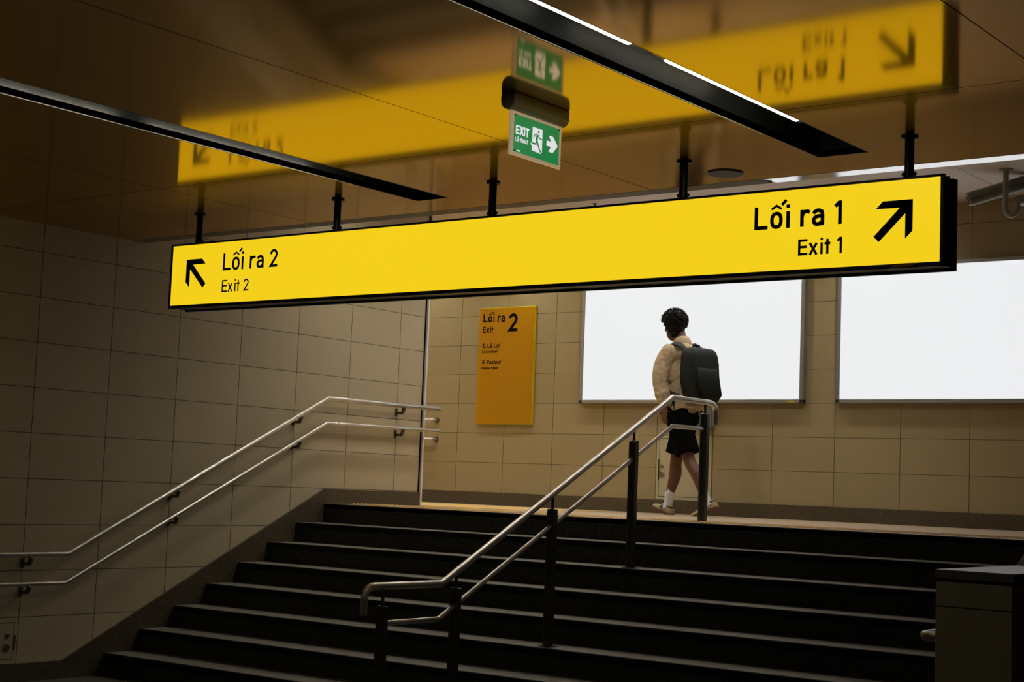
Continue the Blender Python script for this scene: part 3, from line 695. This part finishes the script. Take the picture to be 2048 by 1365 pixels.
# ------------------------------------------------------------------ the walking person
PO_ = Vector((-7.088, 11.829, ZL))
HF = Vector((-.991, .136, 0)); HS = Vector((-.136, -.991, 0))
def twist(z):
    def ss(a, b): t = min(1, max(0, (z-a)/(b-a))); return t*t*(3-2*t)
    return radians(-16)*ss(.90, 1.2)+radians(-14)*ss(1.48, 1.56)
def W(F, S, z):
    o = HF*F+HS*S; o.rotate(Matrix.Rotation(twist(z), 3, 'Z')); return PO_+o+Vector((0, 0, z))
def RT(z): return Matrix.Rotation(twist(z), 3, 'Z') @ RB
RB = Matrix(((HF.x, HS.x, 0), (HF.y, HS.y, 0), (0, 0, 1)))
pr = empty('person', PO_, 'person with black curly hair, cream shirt and black shorts walking away to the left', 'person')

def fuse(mb, name, mat, parent, vox, smooth=6, disp=None):
    me = bpy.data.meshes.new(name+'_src'); me.from_pydata(mb.v, [], mb.f)
    ob = bpy.data.objects.new(name+'_src', me); COL.objects.link(ob)
    md = ob.modifiers.new('r', 'REMESH'); md.mode = 'VOXEL'; md.voxel_size = vox
    if smooth:
        sm = ob.modifiers.new('s', 'SMOOTH'); sm.factor = .5; sm.iterations = smooth
    dg = bpy.context.evaluated_depsgraph_get(); dg.update()
    me2 = bpy.data.meshes.new_from_object(ob.evaluated_get(dg)); me2.name = name
    bpy.data.objects.remove(ob); bpy.data.meshes.remove(me)
    if disp:
        ns = [v.normal.copy() for v in me2.vertices]
        for v, nn in zip(me2.vertices, ns): v.co += nn*disp(v.co)
    off = parent.location if parent else Vector((0, 0, 0))
    for v in me2.vertices: v.co -= off
    me2.materials.clear(); me2.materials.append(MT[mat])
    for p in me2.polygons: p.use_smooth = True
    o = bpy.data.objects.new(name, me2); COL.objects.link(o); o.parent = parent
    return o
def limb(mb, pts, radii, n=16):
    # smooth path through points with interpolated radii + end balls
    P = [Vector(p) for p in pts]; out = []; rr = []
    for i in range(len(P)-1):
        p0 = P[max(0, i-1)]; p1 = P[i]; p2 = P[i+1]; p3 = P[min(len(P)-1, i+2)]
        for k in range(6):
            t = k/6
            out.append(.5*((2*p1)+(p2-p0)*t+(2*p0-5*p1+4*p2-p3)*t*t+(-p0+3*p1-3*p2+p3)*t**3)); rr.append(radii[i]*(1-t)+radii[i+1]*t)
    out.append(P[-1]); rr.append(radii[-1])
    mb.tube(out, 0, n, True, rr)
    mb.ell(P[0], (radii[0],)*3, 12); mb.ell(P[-1], (radii[-1],)*3, 12)
def blob(mb, F, S, z, rf, rs, rz, tilt=0):
    mb.ell(W(F, S, z), (rf, rs, rz), 18, RT(z) @ Matrix.Rotation(tilt, 3, 'Y'))

# key joints (forward, left, height)
neck = (.035, 0, 1.475); head = (.145, .04, 1.668)
shL, shR = (0, .185, 1.415), (0, -.185, 1.415)
elL, wrL = (.005, .240, 1.14), (.015, .215, .945)
elR, wrR = (-.06, -.26, 1.15), (.05, -.27, .92)
hpL, hpR = (-.01, .09, .90), (.01, -.09, .90)
knL, anL = (-.165, .085, .475), (-.36, .075, .135)
knR, anR = (.12, -.085, .475), (.185, -.075, .105)

b = MB()
limb(b, [W(-.0, 0, .93), W(-.01, 0, 1.15), W(0, 0, 1.38)], [.13, .125, .12])
blob(b, 0, 0, 1.38, .10, .17, .09); blob(b, 0, 0, .93, .11, .15, .10)
limb(b, [W(*neck), W(.07, .008, 1.55), W(.105, .016, 1.62)], [.062, .056, .058])
# head: skull, jaw, nose, ears, brow
HY = head[1]
blob(b, head[0]-.015, HY, 1.685, .098, .078, .098, .12); blob(b, head[0]+.035, HY, 1.62, .062, .058, .080, .25)
blob(b, head[0]+.055, HY, 1.57, .026, .030, .022)
b.ell(W(head[0]+.108, HY, 1.640), (.014, .013, .026), 10, RT(1.64) @ Matrix.Rotation(-.35, 3, 'Y'))
b.ell(W(head[0]+.092, HY, 1.603), (.012, .024, .007), 10, RT(1.64)); b.ell(W(head[0]+.090, HY, 1.592), (.012, .022, .007), 10, RT(1.64))
b.ell(W(head[0]+.085, HY, 1.682), (.014, .05, .012), 10, RT(1.64))
for s in (-1, 1):
    b.ell(W(head[0]-.005, HY+s*.080, 1.648), (.017, .010, .032), 12, RT(1.64))
    b.ell(W(head[0]+.001, HY+s*.083, 1.630), (.010, .008, .012), 10, RT(1.64))
    b.ell(W(head[0]+.083, HY+s*.030, 1.668), (.008, .013, .007), 10, RT(1.64))
for sh, el, wr in ((shL, elL, wrL), (shR, elR, wrR)):
    limb(b, [W(*sh), W(*[(p+q)/2 for p, q in zip(sh, el)]), W(*el), W(*[(p*.6+q*.4) for p, q in zip(el, wr)]), W(*wr)], [.052, .044, .036, .036, .025])
for hp, kn, an in ((hpL, knL, anL), (hpR, knR, anR)):
    md_ = [(p+q)/2 for p, q in zip(hp, kn)]; ca = [p*.68+q*.32 for p, q in zip(kn, an)]; lo = [p*.25+q*.75 for p, q in zip(kn, an)]
    ca[0] -= .018
    limb(b, [W(*hp), W(*md_), W(*kn), W(*ca), W(*lo), W(*an)], [.085, .072, .052, .056, .038, .034])
# hands: palm, four fingers and a thumb, relaxed
def hand(b, wr, side, swing):
    wv = W(*wr); dn = (HF*swing+Vector((0, 0, -1))).normalized(); fwd = (HF-HF.dot(dn)*dn).normalized(); pl_ = HS*(-side)
    pc = wv+dn*.045
    b.ell(pc, (.040, .015, .048), 12, Matrix((fwd, pl_, dn)).transposed())
    for k, (o, ln) in enumerate(((.027, .070), (.009, .078), (-.009, .072), (-.026, .056))):
        a = pc+dn*.036+fwd*o
        p1 = a+dn*ln*.45+pl_*.004; p2 = p1+dn*ln*.32+pl_*.016; p3 = p2+dn*ln*.20+pl_*.018
        limb(b, [a, p1, p2, p3], [.0095, .0088, .0082, .0072], 10)
    a = pc-dn*.012+fwd*.032; limb(b, [a, a+fwd*.020+dn*.022+pl_*.008, a+fwd*.026+dn*.048+pl_*.016], [.011, .0105, .0085], 10)
hand(b, wrL, 1, .08); hand(b, wrR, -1, .0)
for an, kk in ((anL, 0), (anR, 1)): blob(b, an[0]+.02, an[1], an[2]-.04, .05, .03, .035)
fuse(b, 'body', 'skin', pr, .0065, 3)

# hair: scalp mass plus curls
h = MB(); random.seed(11)
hc = Vector((head[0]-.02, HY, 1.712))
blob(h, hc.x, HY, 1.712, .108, .096, .098); blob(h, hc.x-.022, HY, 1.655, .084, .082, .075); blob(h, hc.x-.045, HY, 1.600, .046, .060, .045)
def scalp(el0):
    while 1:
        a = random.uniform(0, 2*pi); z = random.uniform(el0, 1); q = math.sqrt(1-z*z)
        d = Vector((cos(a)*q, sin(a)*q, z))
        if d.x > .50 and d.z < .18: continue
        if d.x > .20 and d.z < -.05: continue
        return d
def onhair(d, k=1.0):
    f_ = k*(1.0+max(0, d.x)*.22+max(0, d.z)*.08)
    return W(hc.x+d.x*.108*f_, HY+d.y*.098*f_, hc.z+d.z*.098*f_)
for i in range(750):
    d = scalp(-.45); rr = random.uniform(.005, .0125)
    h.ell(onhair(d, random.uniform(1.0, 1.09)), (rr, rr, rr), 8)
hr_ = fuse(h, 'hair', 'hair', pr, .0042, 1, lambda p: .003*noise.noise(p*90))
cu = MB()
for i in range(420):
    d = scalp(-.1); p = onhair(d, random.uniform(1.06, 1.15))
    ax_ = (RB @ Vector((random.uniform(-1, 1), random.uniform(-1, 1), random.uniform(-1, 1)))).normalized(); q = ax_.orthogonal().normalized(); q2 = ax_.cross(q)
    rr = random.uniform(.006, .012)
    cu.tube([p+q*rr*cos(t*.9)+q2*rr*sin(t*.9)+ax_*t*.0012 for t in range(7)], .0016, 5)
cu.build('curl', 'hair', hr_)['kind'] = 'stuff'

# shirt: torso, collar, baggy sleeves
def folds(p, amp=.006, s=16):
    q = p-PO_
    return amp*noise.noise(Vector((q.x*s, q.y*s, q.z*s*.55)))+amp*.5*noise.noise(q*38)
s = MB()
limb(s, [W(-.005, 0, .975), W(-.01, 0, 1.12), W(-.01, 0, 1.28), W(0, 0, 1.39)], [.150, .150, .152, .135], 24)
blob(s, -.005, .0, 1.385, .118, .205, .075); blob(s, -.01, 0, 1.24, .135, .185, .17); blob(s, -.01, 0, 1.02, .135, .178, .10)
blob(s, .01, 0, 1.455, .085, .11, .045)
for sh, el, wr, sg_ in ((shL, elL, wrL, 1), (shR, elR, wrR, -1)):
    limb(s, [W(sh[0], sh[1]*.9, sh[2]+.0), W((sh[0]+el[0])/2, (sh[1]+el[1])/2+.006*sg_, (sh[2]+el[2])/2), W(*el), W(*[(p*.5+q*.5) for p, q in zip(el, wr)]), W(wr[0]*.9+el[0]*.1, wr[1]*.9+el[1]*.1, wr[2]+.03)], [.078, .076, .073, .070, .042], 18)
    s.ell(W(wr[0], wr[1], wr[2]+.055), (.045, .045, .03), 12)
shirt = fuse(s, 'shirt', 'shirt', pr, .008, 5, lambda p: folds(p, .012, 14))
# hem: wavy skirt of the shirt
m = MB(); n = 60; vs = []
for k, (z, gr) in enumerate(((1.02, 1.0), (.965, 1.03), (.925, 1.07), (.925, 1.03), (1.02, .93))):
    for i in range(n):
        a = 2*pi*i/n; wv = (.010*sin(a*7+.6)+.007*sin(a*11)) * (1 if k in (1, 2, 3) else .2)
        zz = z + (.010*sin(a*5+1)+.006*sin(a*9) if k in (2, 3) else 0)
        vs.append(W((.142*gr+wv)*cos(a)-.01, (.186*gr+wv)*sin(a), zz))
m.add(vs, [(k*n+i, k*n+(i+1) % n, ((k+1) % 5)*n+(i+1) % n, ((k+1) % 5)*n+i) for k in range(5) for i in range(n)], True)
m.build('hem', 'shirt', shirt)
# collar
m = MB(); vs = []; n = 36
for k, (z, rr) in enumerate(((1.465, .088), (1.530, .071), (1.548, .069), (1.528, .081), (1.472, .096))):
    for i in range(n):
        a = 2*pi*i/n; vs.append(W(.035+rr*cos(a)+(z-1.46)*.25, rr*sin(a)*1.0, z-.028*cos(a)*(1 if k else .6)))
m.add(vs, [(k*n+i, k*n+(i+1) % n, ((k+1) % 5)*n+(i+1) % n, ((k+1) % 5)*n+i) for k in range(5) for i in range(n)], True)
m.build('collar', 'shirt', shirt)

# shorts
s = MB()
blob(s, 0, 0, .925, .135, .178, .085); blob(s, 0, 0, .85, .142, .185, .10)
for hp, kn in ((hpL, knL), (hpR, knR)):
    f = lambda t: tuple(p*(1-t)+q*t for p, q in zip(hp, kn))
    P0, P1, P2 = f(.02), f(.45), f(.86)
    path = [W(*P0), W(*P1), W(*P2)]
    s.tube([path[0], path[0].lerp(path[1], .5), path[1], path[1].lerp(path[2], .5), path[2]], 0, 22, True, [.106, .108, .108, .108, .110])
fuse(s, 'shorts', 'shorts', pr, .008, 4, lambda p: .6*folds(p))

# socks and shoes
def foot(an, yaw_, pitch_, side, kn):
    A_ = W(*an); kd = (W(*kn)-A_).normalized()
    m = MB(); m.tube([A_-kd*.05, A_-kd*.01, A_+kd*.04, A_+kd*.085, A_+kd*.092, A_+kd*.088], 0, 20, True, [.040, .038, .040, .047, .046, .040])
    m.ell(A_-kd*.04, (.045, .045, .04), 12)
    m.build('sock', 'sock', pr)
    d = (HF*cos(yaw_)-HS*side*0+HS*sin(yaw_)); lat = Vector((0, 0, 1)).cross(d)
    R3 = Matrix.Rotation(-pitch_, 3, lat)
    d = R3 @ d; upd = R3 @ Vector((0, 0, 1)); heel = A_ - d*.065
    heel = Vector((heel.x, heel.y, 0)) + Vector((0, 0, 0))
    base = A_-upd*.098-d*.055   # sole at the heel
    P = lambda a, l, h_: base+d*a+lat*l+upd*h_
    # shoe upper loft: (along, halfwidth, height)
    secs = [(-.025, .018, .050), (-.012, .034, .088), (.02, .039, .092), (.06, .038, .088), (.10, .040, .080), (.14, .045, .064), (.18, .049, .052), (.22, .047, .044), (.25, .038, .038), (.268, .018, .028)]
    vs = []; n = 16
    for a, hw_, hh in secs:
        for j_ in range(n):
            t = pi*j_/(n-1); c_ = cos(t); s_ = sin(t)
            vs.append(P(a, hw_*math.copysign(abs(c_)**.75, c_), .014+(hh-.014)*(s_**.8 if s_ > 0 else 0)))
    m = MB(); K = len(secs)
    m.add(vs, [(i*n+j_, i*n+j_+1, (i+1)*n+j_+1, (i+1)*n+j_) for i in range(K-1) for j_ in range(n-1)]+[tuple(range(n)), tuple((K-1)*n+j_ for j_ in range(n))[::-1]]+[(i*n, (i+1)*n, (i+1)*n+n-1, i*n+n-1) for i in range(K-1)], True)
    sh_ = m.build('shoe', 'shoe', pr)
    m = MB(); vs = []
    out = [(a, hw_+.004) for a, hw_, hh in secs]; out[0] = (-.032, .020); out[-1] = (.276, .020)
    loop = [(a, w2) for a, w2 in out]+[(a, -w2) for a, w2 in out[::-1]]
    N = len(loop); vs = [P(a, l, 0) for a, l in loop]+[P(a, l, .022) for a, l in loop]
    m.add(vs, [tuple(range(N)), tuple(N+i for i in range(N))]+[(i, (i+1) % N, N+(i+1) % N, N+i) for i in range(N)])
    m.build('sole', 'gum', sh_)
    m = MB()      # dark side stripes and heel tab
    for sd_ in (-1, 1):
        for a0, a1, h0, h1 in ((.045, .085, .030, .070), (.075, .115, .026, .066), (.02, .13, .050, .046), (-.02, .04, .076, .082)):
            wA = lambda a: next((secs[i][1]+(secs[i+1][1]-secs[i][1])*(a-secs[i][0])/(secs[i+1][0]-secs[i][0]) for i in range(len(secs)-1) if secs[i][0] <= a <= secs[i+1][0]), .03)
            HH = lambda a: next((secs[i][2]+(secs[i+1][2]-secs[i][2])*(a-secs[i][0])/(secs[i+1][0]-secs[i][0]) for i in range(len(secs)-1) if secs[i][0] <= a <= secs[i+1][0]), .05)
            pts_ = []
            for k in range(7):
                t = k/6; a = a0+(a1-a0)*t; hh = h0+(h1-h0)*t
                q = min(1, max(0, (hh-.014)/(HH(a)-.014)))**(1/.8); c_ = math.sqrt(max(0, 1-q*q))**.75
                pts_.append(P(a, sd_*(wA(a)*c_+.001), hh))
            m.tube(pts_, .0052, 6)
    m.build('stripe', 'shoe_mark', sh_)
    m = MB(); lw = MB()
    for k in range(4): MB().tube([P(.075+.02*k, -.022, .084-.008*k), P(.08+.02*k, 0, .092-.008*k), P(.075+.02*k, .022, .084-.008*k)], .003, 6).build('lace', 'sock', sh_)
foot(anL, radians(16), radians(-22), 1, knL)
foot(anR, radians(-20), radians(14), -1, knR)

# ------------------------------------------------------------------ backpack
bp = empty('backpack', W(-.20, 0, 1.0), 'large black backpack worn on the back of the walking person', 'backpack')
def bpk(F, S, z):   # leans a little with the back
    return W(-.135-F, S-.01, z)
m = MB(); N = 28; vs = []
def rrect(hw_, d0, d1, rad, n=7):
    pts_ = []
    for cx, cy, a0 in ((hw_-rad, d1-rad, 0), (-hw_+rad, d1-rad, 90), (-hw_+rad, d0+rad, 180), (hw_-rad, d0+rad, 270)):
        for k in range(n): a = radians(a0+90*k/(n-1)); pts_.append((cx+rad*cos(a), cy+rad*sin(a)))
    return pts_
lv = [(.985, .120, .02, .12, .03), (.995, .140, .0, .16, .035), (1.03, .150, -.01, .19, .04), (1.15, .152, -.01, .205, .04), (1.28, .150, -.01, .20, .04), (1.38, .146, -.01, .185, .04), (1.425, .138, -.005, .165, .04), (1.450, .120, .01, .13, .035), (1.458, .085, .03, .10, .03)]
for z, hw_, d0, d1, rad in lv:
    for a, d in rrect(hw_, d0, d1, rad): vs.append(bpk(d, a, z))
nn_ = 28
m.add(vs, [(i*nn_+j_, i*nn_+(j_+1) % nn_, (i+1)*nn_+(j_+1) % nn_, (i+1)*nn_+j_) for i in range(len(lv)-1) for j_ in range(nn_)]+[tuple(range(nn_))[::-1], tuple((len(lv)-1)*nn_+j_ for j_ in range(nn_))], True)
o = m.build('pack_body', 'pack', bp)
m = MB(); vs = []
lv2 = [(1.02, .10, .19, .215, .012), (1.05, .118, .19, .235, .02), (1.16, .120, .19, .24, .02), (1.25, .115, .19, .232, .02), (1.275, .10, .185, .21, .012)]
for z, hw_, d0, d1, rad in lv2:
    for a, d in rrect(hw_, d0, d1, rad): vs.append(bpk(d, a, z))
m.add(vs, [(i*nn_+j_, i*nn_+(j_+1) % nn_, (i+1)*nn_+(j_+1) % nn_, (i+1)*nn_+j_) for i in range(len(lv2)-1) for j_ in range(nn_)]+[tuple(range(nn_))[::-1], tuple((len(lv2)-1)*nn_+j_ for j_ in range(nn_))], True)
m.build('front_pocket', 'pack', bp)
m = MB(); m.tube([bpk(.08+.075*cos(a)*1.0, .143*cos(b_), 1.30+.13*sin(b_)) if 0 else bpk(.20, .125*cos(b_), 1.30+.11*sin(b_)) for a, b_ in [(0, pi*k/14) for k in range(15)]], .003, 6)
m.build('zip', 'pack2', bp)
m = MB(); m.tube([bpk(.03, .04, 1.45), bpk(.035, .03, 1.485), bpk(.035, -.03, 1.485), bpk(.03, -.04, 1.45)], .008, 8); m.build('grab_handle', 'pack2', bp)
def strap(pts_, wdt, th):
    P = [Vector(p) for p in pts_]; fine = []
    for i in range(len(P)-1):
        p0 = P[max(0, i-1)]; p1 = P[i]; p2 = P[i+1]; p3 = P[min(len(P)-1, i+2)]
        for k in range(5):
            t = k/5; fine.append(.5*((2*p1)+(p2-p0)*t+(2*p0-5*p1+4*p2-p3)*t*t+(-p0+3*p1-3*p2+p3)*t**3))
    fine.append(P[-1]); m = MB(); vs = []; cen = W(0, 0, 1.25)
    for i, p in enumerate(fine):
        t = (fine[min(i+1, len(fine)-1)]-fine[max(0, i-1)]).normalized(); o_ = (p-cen); o_ = (o_-o_.dot(t)*t).normalized(); sd_ = t.cross(o_)
        vs += [p+sd_*wdt/2+o_*th/2, p-sd_*wdt/2+o_*th/2, p-sd_*wdt/2-o_*th/2, p+sd_*wdt/2-o_*th/2]
    K = len(fine); m.add(vs, [(4*i+j_, 4*i+(j_+1) % 4, 4*(i+1)+(j_+1) % 4, 4*(i+1)+j_) for i in range(K-1) for j_ in range(4)]+[(0, 1, 2, 3), (4*K-4, 4*K-3, 4*K-2, 4*K-1)], True)
    return m
for s_ in (1, -1):
    strap([W(-.155, s_*.07, 1.40), W(-.10, s_*.10, 1.475), W(-.02, s_*.115, 1.50), W(.07, s_*.118, 1.475), W(.13, s_*.12, 1.38), W(.145, s_*.13, 1.25), W(.10, s_*.165, 1.14), W(.0, s_*.198, 1.08), W(-.12, s_*.15, 1.02)], .055, .012).build('shoulder_strap', 'pack2', bp)
    strap([W(-.13, s_*.15, 1.03), W(-.08, s_*.185, 1.00), W(-.06, s_*.195, .95), W(-.06, s_*.195, .90)], .028, .006).build('loose_strap', 'pack2', bp)
